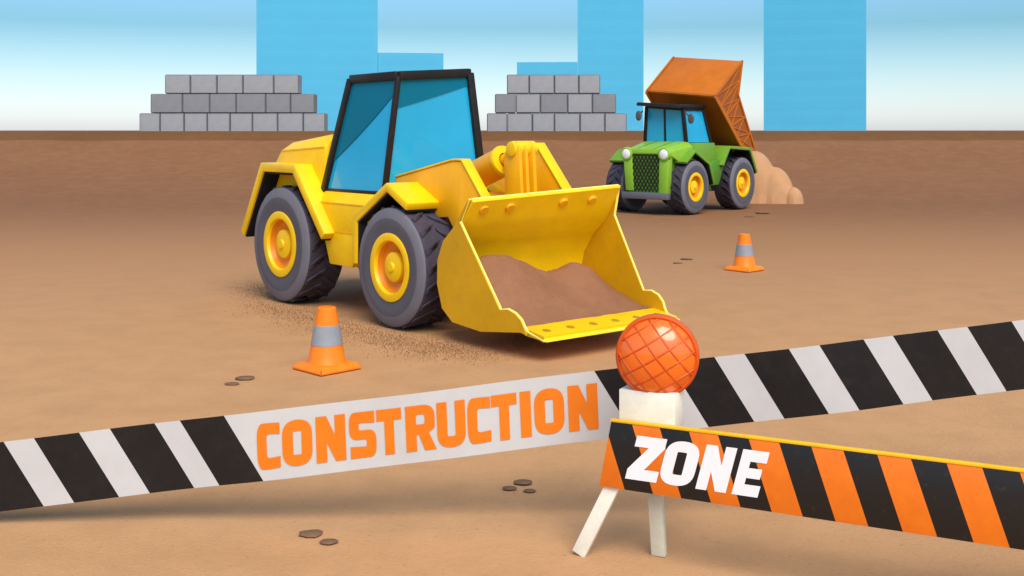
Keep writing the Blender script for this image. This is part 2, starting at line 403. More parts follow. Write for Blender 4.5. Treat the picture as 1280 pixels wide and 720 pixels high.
# lift arms
def arm(y0, y1, pts, top, mat=YELD):
    m = MB(); m.prism(pts, y0, y1); a = m.build('lift_arm', mat, LO, bevel=.012)
    t = MB(); t.prism(offset_strip(top, .025), y0-.012, y1+.012); t.build('flange', YEL, a, bevel=.006)
arm(-.68, -.56, [(.62,1.62),(.70,1.84),(2.12,2.12),(2.30,2.12),(2.68,1.70),(2.56,1.48),(2.34,1.16),(2.28,.80),(2.16,.80),(2.16,1.25),(2.02,1.42),(1.2,1.35)],
    [(.70,1.845),(2.12,2.125),(2.30,2.125),(2.70,1.68)])
arm(.56, .70, [(.62,1.62),(.70,1.84),(1.98,2.30),(2.26,2.31),(2.76,1.76),(2.62,1.48),(2.36,1.16),(2.28,.80),(2.16,.80),(2.16,1.25),(2.02,1.42),(1.2,1.35)],
    [(.70,1.845),(1.98,2.305),(2.26,2.315),(2.80,1.72)])
# hydraulic cylinder and tilt lever between the arms
b = MB()
c0, c1 = Vector((1.10,-.02,1.68)), Vector((2.34,-.02,2.12)); ax = (c1-c0).normalized()
b.lathe([(0,0),(.19,0),(.19,(c1-c0).length-.02),(.17,(c1-c0).length)], c0, ax, 28)
cy = b.build('cylinder', AMB, LO)
b = MB(); b.lathe([(.10,-.0),(.195,-.06),(.205,-.02),(.195,.01),(.10,.012)], c1, ax, 28, closed=True); b.build('gland_ring', YEL, cy)
b = MB(); b.lathe([(.085,0),(.085,.34),(0,.34)], c1, ax, 20); b.build('piston_rod', AMB, cy)
b = MB()
for y in (-.12,-.02,.10):
    b.prism([(2.46,2.16),(2.54,2.33),(2.68,2.36),(2.76,2.27),(2.80,1.72),(2.60,1.46),(2.44,1.34),(2.50,1.7)], y-.025, y+.025)
lv = b.build('tilt_lever', YELD, LO, bevel=.008)
b = MB(); b.lathe([(0,-.02),(.09,0),(.10,.05),(.10,.36),(0,.37)], (2.63,-.17,2.27), (0,1,0), 20); b.build('pin', YEL, lv)
b = MB(); b.lathe([(0,0),(.09,0),(.09,1.26),(0,1.26)], (2.02,-.63,1.62), (0,1,0), 20); b.build('cross_tube', YELD, LO)
# bucket (lofted between its near and its far side, the top corner stands a little prouder on the far side)
NEAR = dict(shell=[(2.97,1.70),(2.765,1.46),(2.70,1.37),(2.48,1.18),(2.37,.95),(2.36,.66),(2.46,.38),(2.66,.24),(3.2,.20),(3.9,.285),(4.24,.235)],
            mouth=[(2.97,1.70),(2.80,1.43),(3.54,.49),(3.68,.51),(3.80,.48),(3.90,.42),(3.955,.345),(4.0,.30)])
FAR  = dict(shell=[(3.28,1.81),(3.10,1.52),(3.03,1.41),(2.80,1.20),(2.62,.95),(2.54,.66),(2.58,.38),(2.74,.24),(3.2,.20),(3.9,.285),(4.26,.235)],
            mouth=[(3.28,1.81),(3.20,1.43),(3.70,.53),(3.84,.54),(3.95,.50),(4.02,.43),(4.05,.36),(4.08,.30)])
BN, BF = -1.05, 1.05
b = MB()
on, of = offset_strip(NEAR['shell'], -.05), offset_strip(FAR['shell'], -.05)
on, of = offset_strip(NEAR['shell'], .05), offset_strip(FAR['shell'], .05)
b.loft([(x,BN,z) for x,z in on], [(x,BF,z) for x,z in of])
BK = b.build('bucket', YEL, LO, smooth=40)
for nm, prof_, y, s in (('near', NEAR, BN, -1), ('far', FAR, BF, 1)):
    sh_ = [p for p in prof_['shell'][:-1]]
    poly = list(reversed([p for p in sh_]))+prof_['mouth'][1:]
    poly = [(4.0 if s < 0 else 4.08, .27)]+[p for p in reversed(sh_)][0:]+prof_['mouth'][1:-1]
    m = MB(); m.prism(poly, y+s*.002, y+s*.045); m.build('side_plate', OCH, BK)
    m = MB(); m.tube([(x, y+s*.02, z) for x, z in prof_['mouth']], .016, 8); m.build('edge_highlight', PALEY, BK)  # bright edge highlight built as a pale tube
def lerp(a, c, t): return tuple(p*(1-t)+q*t for p, q in zip(a, c))
for tr in (((2.97,BN,1.70),(3.28,BF,1.81)), ((4.0,BN-.02,.30),(4.25,BN-.02,.238),(4.28,BF+.02,.238),(4.08,BF+.02,.30)), ((2.745,BN+.02,1.40),(3.08,BF-.02,1.45))):
    b = MB(); b.tube(tr, .014); b.build('edge_highlight', PALEY, BK)
b = MB()          # cutting edge along the lip
b.loft([(3.92,BN,.335),(4.25,BN,.262),(4.28,BN,.225),(3.92,BN,.25)], [(3.95,BF,.335),(4.28,BF,.262),(4.30,BF,.225),(3.95,BF,.25)])
b.build('cutting_edge', YEL, BK, bevel=.004)
for k in range(6):
    t = (k+.5)/6; b = MB(); b.lathe([(0,.014),(.05,.012),(.056,0)], (4.09+.02*t, BN+(BF-BN)*t, .2975), (.21,0,.98), 16); b.build('bolt', BOLT, BK)
n_t, n_b = Vector((2.97,BN,1.70)), Vector((2.765,BN,1.46)); f_t, f_b = Vector((3.28,BF,1.81)), Vector((3.10,BF,1.52))
nn = (n_b-n_t).cross(f_t-n_t).normalized()
if nn.x < 0: nn = -nn
for t in (.10,.27,.63,.83):
    p = (n_t*(1-t)+f_t*t)*.55+(n_b*(1-t)+f_b*t)*.45
    b = MB(); b.lathe([(0,.072),(.055,.070),(.066,.05),(.066,-.02)], p, nn, 18); b.build('bolt', YELD, BK)
# soil in the bucket
m = MB(); g = []
nx, ny = 60, 64
for i in range(nx+1):
    row = []
    for j in range(ny+1):
        t = j/ny; y = -1.045+2.09*t
        x0, x1 = 2.44, 3.93+.03*t
        x = x0+(x1-x0)*i/nx
        h = .27
        h += .56*math.exp(-((x-2.92)/.54)**2-((y+.68)/.95)**2)
        h += .30*math.exp(-((x-3.05)/.45)**2-((y-.62)/.34)**2)
        h += .14*math.exp(-((x-2.9)/.6)**2)
        e = min(1, (x1-x)/.35); h = .27+(h-.27)*(e*e*(3-2*e))
        h += (.018*noise.noise((x*5,y*5,1))+.010*noise.noise((x*13,y*13,2)))*min(1,(x1-x)/.1)
        row.append((x, y, h+.055))
    g.append(row)
bm = m.bm; vs = [[bm.verts.new(p) for p in r_] for r_ in g]
for a, c in zip(vs, vs[1:]):
    for j in range(ny): bm.faces.new((a[j], a[j+1], c[j+1], c[j]))
so_ = m.build('soil_heap', HEAP, smooth=80)
so_.location = LO.location; so_.rotation_euler = LO.rotation_euler
tag(so_, 'brown soil with two rounded humps lying inside the yellow bucket', 'soil')

# ------------------------------------------------------------------ dump truck
TR = thing('dump_truck', 'green dump truck with its orange bed tipped up, facing left beyond the loader', 'truck', (5.444,35.714,0), rotz(-S40,-C40))
for x, r in ((1.45,.81), (-1.44,.83)):
    wheel(TR, x, 1.25, 1, r, .62, r*.53, DISH)
    wheel(TR, x, -1.48, -1, r, .62, r*.53, DISH)
YC = .12
# front: grille shell
b = MB()
FX = 2.45
hood_f = [(FX,YC-.80,1.86),(FX,YC-.62,1.95),(FX,YC+.62,1.95),(FX,YC+.80,1.86)]
hood_b = [(1.28,YC-.92,2.02),(1.28,YC-.74,2.18),(1.28,YC+.74,2.18),(1.28,YC+.92,2.02)]
dn = lambda L_, z: [(x,y,z) for x,y,_ in (L_[-1], L_[0])]
b.loft(hood_f+dn(hood_f,1.80), hood_b+dn(hood_b,1.3))
hd = b.build('hood', GRNL, TR, bevel=.02)
b = MB()
for y in (-.30,.30): b.bar((FX-.02,YC+y*.95,1.955),(1.30,YC+y*1.1,2.185), .025, .02)
b.build('hood_seam', GRND, hd)
b = MB()
b.loft([(FX+.002,YC-.80,1.86),(FX+.002,YC-.50,1.93),(FX+.002,YC-.50+.08,.70),(FX+.002,YC-.70,.70)], [(FX-.25,YC-.80,1.86),(FX-.25,YC-.50,1.93),(FX-.25,YC-.42,.70),(FX-.25,YC-.70,.70)])
b.loft([(FX+.002,YC+.80,1.86),(FX+.002,YC+.50,1.93),(FX+.002,YC+.46,.62),(FX+.002,YC+.74,.62)], [(FX-.25,YC+.80,1.86),(FX-.25,YC+.50,1.93),(FX-.25,YC+.46,.62),(FX-.25,YC+.74,.62)])
b.build('grille_pillar', GRNL, TR, bevel=.015)
b = MB(); b.box((FX-1.1,YC-.70,.70),(FX-.12,YC+.70,1.80)); b.build('engine_side', GRND, TR)
b = MB(); b.box((FX-.11,YC-.52,.64),(FX-.04,YC+.5,1.88)); gr = b.build('grille', GRNG, TR)
b = MB(); wy, z0, z1 = .96, .68, 1.90                      # crossed wires of the mesh
for k in range(-14, 15):
    for sg in (1, -1):
        pts = []
        y_at = lambda z_: YC-.0+k*.125+sg*(z_-1.3)*.62
        zs = [z0+(z1-z0)*i/24 for i in range(25)]
        ok = [(y_at(z_), z_) for z_ in zs if abs(y_at(z_)-YC) < .49]
        if len(ok) >= 2: b.bar((FX-.025+.006*sg,ok[0][0],ok[0][1]),(FX-.025+.006*sg,ok[-1][0],ok[-1][1]), .022, .016, (1,0,0))
b.build('wire_mesh', BLK, gr)
b = MB(); b.box((FX-.1,YC-.78,.46),(FX+.10,YC+.82,.66)); b.build('bumper', STEEL, TR, bevel=.02)
for y in (-.66,.66):
    b = MB(); b.lathe([(.20,-.10),(.20,.03),(.165,.05),(.15,.03),(0,.03)], (FX,YC+y,1.80), (1,0,0), 24); hl = b.build('headlight', GRNL, TR)
    b = MB(); b.lathe([(.148,.032),(.13,.055),(.07,.072),(0,.078)], (FX,YC+y,1.80), (1,0,0), 24); b.build('lens', WHT, hl)
# chassis and side body
b = MB()
b.box((-2.2,-.62,.62),(2.2,.66,1.25)); b.box((-2.1,-.60,1.254),(-.1,.60,1.50))
b.prism([(1.30,2.12),(1.30,1.2),(.05,1.2),(-.30,1.45),(-.05,2.12)], YC-.98, YC+.90)
b.build('body', GRN, TR, bevel=.015)
for s in (1, -1):
    ya, yb = (.60, 1.14) if s > 0 else (-1.22, -.6)
    b = MB(); y_o = yb if s > 0 else ya
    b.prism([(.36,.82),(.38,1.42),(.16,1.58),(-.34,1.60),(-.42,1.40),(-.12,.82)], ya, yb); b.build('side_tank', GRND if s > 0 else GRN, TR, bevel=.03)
    ya, yb = (.62, 1.27) if s > 0 else (-1.50, -.62)
    fender([(2.02,1.58),(1.50,1.92),(.62,1.52),(.34,.90)], ya, yb, GRN, TR, .08, shade_liner=SHADE)
    fender([(-.12,1.44),(-.55,2.02),(-1.92,1.95),(-2.38,1.16)], ya, yb, GRN, TR, .09, shade_liner=SHADE)
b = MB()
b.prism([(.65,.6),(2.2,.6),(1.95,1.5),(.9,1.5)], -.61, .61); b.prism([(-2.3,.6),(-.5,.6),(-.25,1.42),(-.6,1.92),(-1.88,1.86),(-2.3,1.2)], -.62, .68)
b.build('wheel_well_shade', SHADE, TR)
# cab
A0, A1, A2, A3 = Vector((1.32,YC-.74,2.16)), Vector((1.32,YC+.72,2.14)), Vector((1.38,YC+.64,3.14)), Vector((1.36,YC-.66,3.24))
B1, B2, B0, B3 = Vector((-.10,YC+.72,2.13)), Vector((.22,YC+.62,3.16)), Vector((-.10,YC-.74,2.13)), Vector((.22,YC-.64,3.22))
cen = (A0+A2+B1+B3)/4
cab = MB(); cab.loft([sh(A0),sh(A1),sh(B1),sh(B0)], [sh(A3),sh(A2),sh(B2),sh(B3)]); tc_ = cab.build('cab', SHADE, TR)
fr = MB()
for p, q, wd in ((A0,A3,.10),(A1,A2,.10),(B1,B2,.11),(B0,B3,.10)): fr.bar(p, q, wd, wd, (1,0,0))
for p, q in ((A3,A2),(A2,B2),(B2,B3),(B3,A3)): fr.bar(p, q, .10, .10)
fr.bar((A0+A1)/2, (A3+A2)/2, .06, .06, (1,0,0))
fr.build('cab_frame', BLK, tc_, bevel=.012)
r_ = MB()
lo = [A3+Vector((.34,-.18,.02)), A2+Vector((.34,.10,.02)), B2+Vector((-.06,.10,.02)), B3+Vector((-.06,-.12,.02))]
r_.loft(lo, [p+Vector((-.05 if i < 2 else 0,0,.11)) for i, p in enumerate(lo)]); r_.build('roof', BLK, tc_, bevel=.03)
for cs in ((A0,A1,A2,A3),(A1,B1,B2,A2),(B1,B0,B3,B2),(B0,A0,A3,B3)): pane('window', cs, GLS, tc_)
for p, q in ((Vector((1.42,YC-.78,3.10)), Vector((1.62,-.66,2.95))), (Vector((1.42,YC+.74,3.05)), Vector((1.50,1.12,2.85)))):
    b = MB(); b.bar(p, q, .03, .03); b.lathe([(0,-.04),(.08,-.04),(.10,0),(.10,.03),(.08,.05),(0,.055)], q, (1,0,0), 20)
    for v in b.bm.verts:
        if v.co.x > q.x-.05 and (v.co-q).length < .13: v.co.z = q.z+(v.co.z-q.z)*1.55
    b.build('mirror', DGREY, TR, bevel=.0)
# tipped bed
bC, bB, bN, bE, bF = (.16,3.55),(-1.55,4.72),(-1.28,3.62),(-2.40,1.86),(-1.50,2.00)
def sidept(p, t): return (p[0]+t*(.22 if p in (bC,) else .30 if p == bB else .05), 1.10-2.24*t, p[1]+t*(.20 if p in (bC, bB) else .05))
Cn, Bn, Nn, En, Fn = [Vector(sidept(p, 0)) for p in (bC,bB,bN,bE,bF)]
Cf, Bf, Nf, Ef, Ff = [Vector(sidept(p, 1)) for p in (bC,bB,bN,bE,bF)]
BD = MB()
tk = (Bn-Cn).cross(Cf-Cn).normalized()*.07
if tk.x > 0: tk = -tk
BD.loft([Cn,Bn,Bf,Cf], [p+tk for p in (Cn,Bn,Bf,Cf)])
bed = BD.build('dump_bed', ORGB, TR, bevel=.015)
fl = MB(); tk2 = (Fn-Cn).cross(Cf-Cn).normalized()*.08
if tk2.z < 0: tk2 = -tk2
e = (Cn-Bn).normalized()*.004
fl.loft([Cn+e,Cf+e,Ff+e,Fn+e], [p+tk2+e for p in (Cn,Cf,Ff,Fn)]); fl.build('bed_floor', BED_UNDER, bed)
for (a, bb, c, d, f_), s in (((Cn,Bn,Nn,En,Fn), 1), ((Cf,Bf,Nf,Ef,Ff), -1)):
    m = MB(); yv = Vector((0,s*.05,0)); yi = Vector((0,s*.004,0))
    m.loft([p+yi for p in (a,bb,c,d,f_)], [p+yv for p in (a,bb,c,d,f_)]); sp = m.build('side_panel', BED_SIDE, bed)
    m = MB(); off = Vector((0,s*.06,0)); P5 = [p+off for p in (a,bb,c,d,f_)]
    for p, q, wd in ((P5[0],P5[1],.05),(P5[1],P5[2],.07),(P5[2],P5[3],.07),(P5[3],P5[4],.07),(P5[4],P5[0],.13)):
        m.bar(p, q, .05, wd, (0,1,0) if False else ((q-p).cross(Vector((0,1,0)))))
    def onl(u, poly):                 # point at share u along a broken line
        ls = [(q-p).length for p, q in zip(poly, poly[1:])]; t = u*sum(ls)
        for p, q, l in zip(poly, poly[1:], ls):
            if t <= l: return p+(q-p)*(t/l)
            t -= l
        return poly[-1]
    inner, outer = [P5[0], P5[4]], [P5[1], P5[2], P5[3]]
    us = [0,.2,.4,.6,.8,1]
    for i in range(1, 5): m.bar(onl(us[i], inner), onl(us[i], outer), .03, .035, (0,0,1))
    for i in range(5): m.bar(onl(us[i+1], inner), onl(us[i], outer), .026, .028, (0,0,1)); m.bar(onl(us[i], inner), onl(us[i+1], outer), .024, .028, (0,0,1))
    m.build('side_rib', ORGB, bed)
m = MB(); p0, p1 = Vector((.0,.1,1.2)), (Cn+Cf)*.5*.55+(Fn+Ff)*.5*.45
m.tube([p0, p0+(p1-p0)*.55], .11, 14); m.tube([p0+(p1-p0)*.5, p1], .075, 14); m.build('hoist_cylinder', STEEL, TR)
m = MB(); m.lathe([(0,0),(.09,0),(.09,1.7),(0,1.7)], (-1.55,-.85,1.9), (0,1,0), 16); m.box((-1.7,-.55,1.2),(-1.4,-.40,1.95)); m.box((-1.7,.40,1.2),(-1.4,.55,1.95)); m.build('bed_hinge', STEEL, TR)

# ------------------------------------------------------------------ tipped soil heap behind the truck
def heap(name, lobes, mat, loc, label, n=90, size=4.2):
    bm = bmesh.new(); rows = []
    for i in range(n+1):
        row = []
        for j in range(n+1):
            x, y = -size/2+size*i/n, -size/2+size*j/n
            h = -.2
            for cx, cy, rr, hh in lobes:
                d = 1-((x-cx)**2+(y-cy)**2)/rr**2
                if d > 0: h = max(h, hh*d**.5)
            h += .022*noise.noise((x*3,y*3,7))+.014*noise.noise((x*8,y*8,7))
            row.append(bm.verts.new((x, y, h)))
        rows.append(row)
    for a, c in zip(rows, rows[1:]):
        for j in range(n):
            q = (a[j], c[j], c[j+1], a[j+1])
            if max(v.co.z for v in q) > -.12: bm.faces.new(q)
    for v in [v for v in bm.verts if not v.link_faces]: bm.verts.remove(v)
    m = MB(); m.bm.free(); m.bm = bm
    o = m.build(name, mat, smooth=80); o.location = loc; return tag(o, label, 'soil heap')
heap('soil_heap', [(-.50,.2,.95,1.78),(.14,-.1,.74,1.24),(.70,-.6,.36,.56)], HEAPS, (8.95,39.6,0), 'pale sandy soil heap of rounded lumps behind the rear wheel of the green dump truck')

# ------------------------------------------------------------------ traffic cones
def cone(loc, rz, label):
    t = thing('traffic_cone', label, 'cone', loc, rz, 'traffic cones on the lot')
    m = MB()
    b0 = .258
    m.loft([(-b0,-b0,0),(b0,-b0,0),(b0,b0,0),(-b0,b0,0)], [(-b0,-b0,.035),(b0,-b0,.035),(b0,b0,.035),(-b0,b0,.035)])
    k = .215; m.loft([(-b0,-b0,.035),(b0,-b0,.035),(b0,b0,.035),(-b0,b0,.035)], [(-k,-k,.075),(k,-k,.075),(k,k,.075),(-k,k,.075)])
    m.build('base', CONE, t, bevel=.012)
    H = .65; rb, rt = .195, .098
    rad = lambda z: rb+(rt-rb)*(z-.07)/(H-.07)
    m = MB(); m.lathe([(rb+.012,.07),(rb,.085),(rad(.3),.3),(rt,H-.012),(rt-.012,H),(rt-.03,H),(rt-.035,H-.06),(0,H-.065)], (0,0,0), (0,0,1), 36)
    m.build('cone_body', CONE, t)
    m = MB(); m.lathe([(rad(.26),.26),(rad(.26)+.004,.262),(rad(.465)+.004,.463),(rad(.465),.465)], (0,0,0), (0,0,1), 36)
    m.build('reflective_band', CONEG, t)
    return t
def at(px, py): d = FPX*CAMZ/(py-HOR); return ((px-640)/FPX*d, d)
x, y = at(408.5, 461); cone((x,y,0), R(45), 'larger, nearer orange traffic cone with grey band, beside the loader wheels')
x, y = at(930.5, 337.5); cone((x,y,0), R(43), 'smaller, farther orange traffic cone with grey band, alone on open ground before the truck')

# ------------------------------------------------------------------ earth clods
def clod(px, py, w_px, label, k):
    x, y = at(px, py); r = w_px*y/FPX/2
    bm = bmesh.new(); bmesh.ops.create_icosphere(bm, subdivisions=3, radius=1)
    for v in bm.verts:
        v.co *= 1+.22*noise.noise(v.co*1.6+Vector((k*7,0,0)))+.06*noise.noise(v.co*5)
        v.co.x *= r; v.co.y *= r*.85; v.co.z *= r*.12
    m = MB(); m.bm.free(); m.bm = bm; o = m.build('earth_clod', CLOD, smooth=80)
    o.location = (x, y, r*.06); tag(o, label, 'clod', 'clods of earth on the ground')
for k, a in enumerate([
    (307,473,25,'larger dark earth clod of the pair near the left end of the tape, behind it'),
    (290,480,18,'smaller dark earth clod of the pair near the left end of the tape, behind it'),
    (654,603,24,'dark earth clod below the tape, farthest of a group of three'),
    (637,610.5,18,'dark earth clod below the tape, left one of a group of three'),
    (662,613.5,15,'smallest darkest earth clod below the tape, right one of a group of three'),
    (389,667.5,31,'larger flat earth clod of the nearest pair in the foreground'),
    (411,677.5,23,'smaller flat earth clod of the nearest pair in the foreground'),
    (858,324,15,'right earth clod of the pair between the bucket and the farther cone'),
    (847,329,12,'left earth clod of the pair between the bucket and the farther cone'),
    (953,266.5,18,'right earth clod of the pair between the dump truck and the farther cone'),
    (937,271,13,'left earth clod of the pair between the dump truck and the farther cone')]): clod(*a, k)

bm = bmesh.new(); line = [(318,352),(330,385),(385,402),(455,420),(520,436),(585,443),(650,432),(712,418)]  # brown crumbs added to imitate the stippled edge of the loader shadow
rr = random.Random(3)
for k in range(9000):
    t = rr.random()*(len(line)-1); i = int(t); t -= i
    x0, y0 = at(*line[i]); x1, y1 = at(*line[i+1])
    x = x0+(x1-x0)*t+rr.gauss(0,.22); y = y0+(y1-y0)*t+rr.gauss(.18,.32); r = rr.uniform(.003,.008)
    vs = [bm.verts.new((x+r*math.cos(a), y+r*math.sin(a), -.004)) for a in (rr.random()*2, 2.3+rr.random(), 4.4+rr.random())]+[bm.verts.new((x, y, r*.9))]
    for a, b_, c in ((0,1,3),(1,2,3),(2,0,3)): bm.faces.new((vs[a], vs[b_], vs[c]))
STIPPLE = paint('stipple_brown', (.24,.125,.062), rough=.95, var=.2, dirt=0, coat=0)
me = bpy.data.meshes.new('shadow_stipple'); bm.to_mesh(me); bm.free(); me.materials.append(STIPPLE)
o = bpy.data.objects.new('shadow_stipple', me); C.objects.link(o); o['kind'] = 'stuff'
tag(o, 'dark soil crumbs added as the stippled shadow edge round the loader', 'soil')

# ------------------------------------------------------------------ concrete block stacks on the bank
BY = 60.0
def blocks(rows, group, where):
    pz = lambda py: CAMZ-(py-HOR)*BY/FPX
    pxx = lambda px: (px-640)/FPX*BY
    names = ('bottom', 'middle', 'top')
    zb = (165.2,141.4,117.2); zt = (141.4,117.2,93.0)
    for ri, (edges, tones) in enumerate(rows):
        n = len(edges)-1
        for i in range(n):
            x0, x1 = pxx(edges[i]), pxx(edges[i+1]); z0, z1 = pz(zb[ri]), pz(zt[ri])
            g = .005
            m = MB(); m.box((x0+g,0,z0+g),(x1-g,.95,z1-g))
            tone = tones[i] if isinstance(tones, str) else tones
            o = m.build('concrete_block', [CONL if tone == 'l' else COND, MORT], bevel=.048, seg=1)
            for f in o.data.polygons:                      # mortar-stained arrises
                if max(abs(c) for c in f.normal) < .95: f.material_index = 1
            cx = (x0+x1)/2
            for v in o.data.vertices: v.co.x -= cx; v.co.z -= z0
            o.location = (cx, BY+random.uniform(-.02,.02), z0)
            pos = 'left end' if i == 0 else 'right end' if i == n-1 else ('number %d from the left' % (i+1))
            od = ['leftmost','second from left','third from left','fourth from left','fifth from left','sixth from left','seventh from left','eighth from left']
            word = 'rightmost' if i == n-1 else od[i]
            tag(o, '%s grey block, %s, %s row of the %s' % ('light' if tone == 'l' else 'dark', word, names[ri], where), 'block', group)
blocks([([174,200,230,259,287.5,315.5,347,379,406.5], 'llllllll'), ([188,228,262,295,332,363,393], 'dddddd'), ([206,238,271,303.5,342,373.5], 'lllll')],
       'concrete blocks of the stack behind the loader', 'stack behind loader')
blocks([([608.5,634,665.5,693,725,756,783.5], 'llllll'), ([618.5,645,675.5,709.5,740.5,770.5], 'dldld'), ([633.5,661.5,693,723.5,750.5], 'llll')],
       'concrete blocks of the stack beside the dump truck', 'stack beside truck')

# ------------------------------------------------------------------ far city buildings
def building(parts, y, depth, label, storey=3.6):
    xs = [(p-640)/FPX*y for p, q, t in parts]+[(q-640)/FPX*y for p, q, t in parts]
    cx = (min(xs)+max(xs))/2
    t = thing('city_building', label, 'building', (cx, y, 2.42), -math.atan2(cx, y), 'blue buildings on the skyline')
    for p, q, top in parts:
        x0, x1 = (p-640)/FPX*y-cx, (q-640)/FPX*y-cx; h = (HOR-top)*y/FPX
        m = MB(); m.box((x0,0,0),(x1,depth,h)); m.build('wall', BLDG, t)
        k = 0; zz = 1.4
        while zz+2 < h-.5:
            m = MB(); m.box((x0+.6,-.008,zz),(x1-.6,.05,zz+2.0)); m.build('window_band', BLDW, t); zz += storey
    return t
building([(323,472,-60),(472.3,554.5,65)], 270, 9, 'tall pale blue building with a lower step on its right, behind the loader cab')
building([(646,721.7,77),(722,804,-45)], 270, 9, 'tall blue building with a low step on its left, between loader and truck')
building([(956,1080,-50)], 270, 9, 'plain tall pale blue building right of the tipped orange bed')

# ------------------------------------------------------------------ lettering
def fillet(pts):
    out = []; n = len(pts)
    for i, p in enumerate(pts):
        r = p[2] if len(p) > 2 else 0; P = Vector(p[:2])
        if r <= 0: out.append(tuple(P)); continue
        a = Vector(pts[i-1][:2])-P; b_ = Vector(pts[(i+1)%n][:2])-P
        ra, rb_ = min(r, a.length*.5 if len(pts[i-1]) > 2 and pts[i-1][2] else a.length), min(r, b_.length*.5 if len(pts[(i+1)%n]) > 2 and pts[(i+1)%n][2] else b_.length)
        A, B = P+a.normalized()*ra, P+b_.normalized()*rb_
        for k in range(9):
            t = k/8; out.append(tuple(A*(1-t)**2+P*(2*t*(1-t))+B*t*t))
    return out
W, T_ = .68, .245
GL = {
 'C': [[(W,.985,.03),(W*.55,1,.1),(0,1,.36),(0,0,.36),(W*.55,0,.1),(W,.015,.03),(W,.26),(T_+.04,.235,.10),(T_+.04,.765,.10),(W,.74)]],
 'O': [[(0,0,.34),(W,0,.34),(W,1,.34),(0,1,.34)], [(T_,.245,.03),(T_,.755,.03),(W-T_,.755,.03),(W-T_,.245,.03)]],
 'N': [[(0,0),(.245,0),(.245,.42),(.44,0),(W,0),(W,1),(W-.245,1),(W-.245,.58),(.25,1),(0,1)]],
 'S': [[(W-.03,1),(.30,1,.1),(0,1,.26),(0,.40,.22),(W-T_,.40,.05),(W-T_,.235,.05),(.02,.26),(.02,.0),(.36,0,.1),(W,0,.26),(W,.60,.22),(T_,.60,.05),(T_,.765,.05),(W-.03,.74)]],
 'T': [[(W/2-.13,0),(W/2+.13,0),(W/2+.13,.75),(W,.75),(W,1),(0,1),(0,.75),(W/2-.13,.75)]],
 'R': [[(0,0),(.245,0),(.245,.36),(.30,.36),(W-.25,0),(W+.02,0),(W-.15,.40,.04),(W,.46,.10),(W,1,.28),(0,1)], [(.245,.58,.03),(.245,.80,.03),(W-.235,.80,.06),(W-.235,.58,.06)]],
 'U': [[(0,1),(0,0,.32),(W,0,.32),(W,1),(W-T_,1),(W-T_,.24,.05),(T_,.24,.05),(T_,1)]],
 'I': [[(0,0),(.245,0),(.245,1),(0,1)]],
 'Z': [[(0,0),(W,0),(W,.25),(.36,.25),(W,.77),(W,1),(.03,1),(.03,.75),(.34,.75),(0,.23)]],
 'E': [[(0,0),(W*.95,0),(W*.95,.25),(.25,.25),(.25,.39),(W*.86,.39),(W*.86,.61),(.25,.61),(.25,.75),(W*.95,.75),(W*.95,1),(0,1)]],
}
def lettering(word, slots, fn, mat, parent, name='lettering', thick=.0012):
    """slots: (x0, x1) of every letter; fn maps (x, height share) to a point on the surface"""
    bm = bmesh.new()
    for ch, (x0, x1) in zip(word, slots):
        cu = bpy.data.curves.new('tmp', 'CURVE'); cu.dimensions = '2D'; cu.fill_mode = 'BOTH'
        wid = .245 if ch == 'I' else W
        for loop in GL[ch]:
            pts = fillet(loop); sp = cu.splines.new('POLY'); sp.points.add(len(pts)-1); sp.use_cyclic_u = True
            for q, p in zip(sp.points, pts): q.co = (p[0], p[1], 0, 1)
        ob = bpy.data.objects.new('tmp', cu); C.objects.link(ob)
        me = bpy.data.meshes.new_from_object(ob.evaluated_get(bpy.context.evaluated_depsgraph_get()))
        bpy.data.objects.remove(ob); bpy.data.curves.remove(cu)
        vs = [bm.verts.new(fn(x0+(x1-x0)*v.co.x/wid, v.co.y)) for v in me.vertices]
        for f in me.polygons:
            try: bm.faces.new([vs[i] for i in f.vertices])
            except ValueError: pass
        bpy.data.meshes.remove(me)
    me = bpy.data.meshes.new(name); bm.to_mesh(me); bm.free(); me.materials.append(mat)
    o = bpy.data.objects.new(name, me); C.objects.link(o); o.parent = parent; return o

# ------------------------------------------------------------------ barrier tape
TY = 7.2; K = TY/FPX
tape = thing('barrier_tape', 'wide white and black striped barrier tape printed CONSTRUCTION, stretched across the foreground', 'barrier tape', (0,TY,0))
slope = -86/720                               # rows per column: the tape climbs to the right
def tape_pt(px, v, lift=0.0):
    """px column along the lower edge's frame, v 0..1 across the tape"""
    top = 519.5+(px-280)*slope; bot = top+87
    py = bot+(top-bot)*v
    X = (px-640)*K; Z = CAMZ-(py-HOR)*K
    Y = .016*math.sin(X*2.1+.6)+.007*math.sin(X*5.3+v*1.4)+.006*(v-.5)*math.sin(X*3.3)
    return (X, Y-lift, Z)
m = MB()
sk = 50.0                                     # a stripe's lower end lies this far right of its upper end
tops = [-90,-52,4,42,98,136,192,224,280,743,799,836,893,930,985,1023,1079,1116,1172,1209,1265,1302,1358,1395]
m2 = m.bm
col = 1
for k, (a, c) in enumerate(zip(tops, tops[1:])):
    mi = 0 if k % 2 == 0 else 1               # 0 white 1 black
    if a == 280: mi = 0
    n = max(2, int((c-a)/12)); nv = 6
    gr_ = [[m2.verts.new(tape_pt(a+(c-a)*i/n+sk*(1-j/nv), j/nv)) for j in range(nv+1)] for i in range(n+1)]
    for A, B in zip(gr_, gr_[1:]):
        for j in range(nv): m2.faces.new((A[j], B[j], B[j+1], A[j+1])).material_index = mi
m.build('strip', [TAPEW, TAPEB], tape, smooth=60)
cons = [(322,351),(353.5,391),(395.5,432.5),(437,470.5),(471.5,502.5),(507.5,544),(546.5,582),(584.5,613.5),(614.5,646.5),(650.5,664),(668,705.5),(710.5,747.5)]
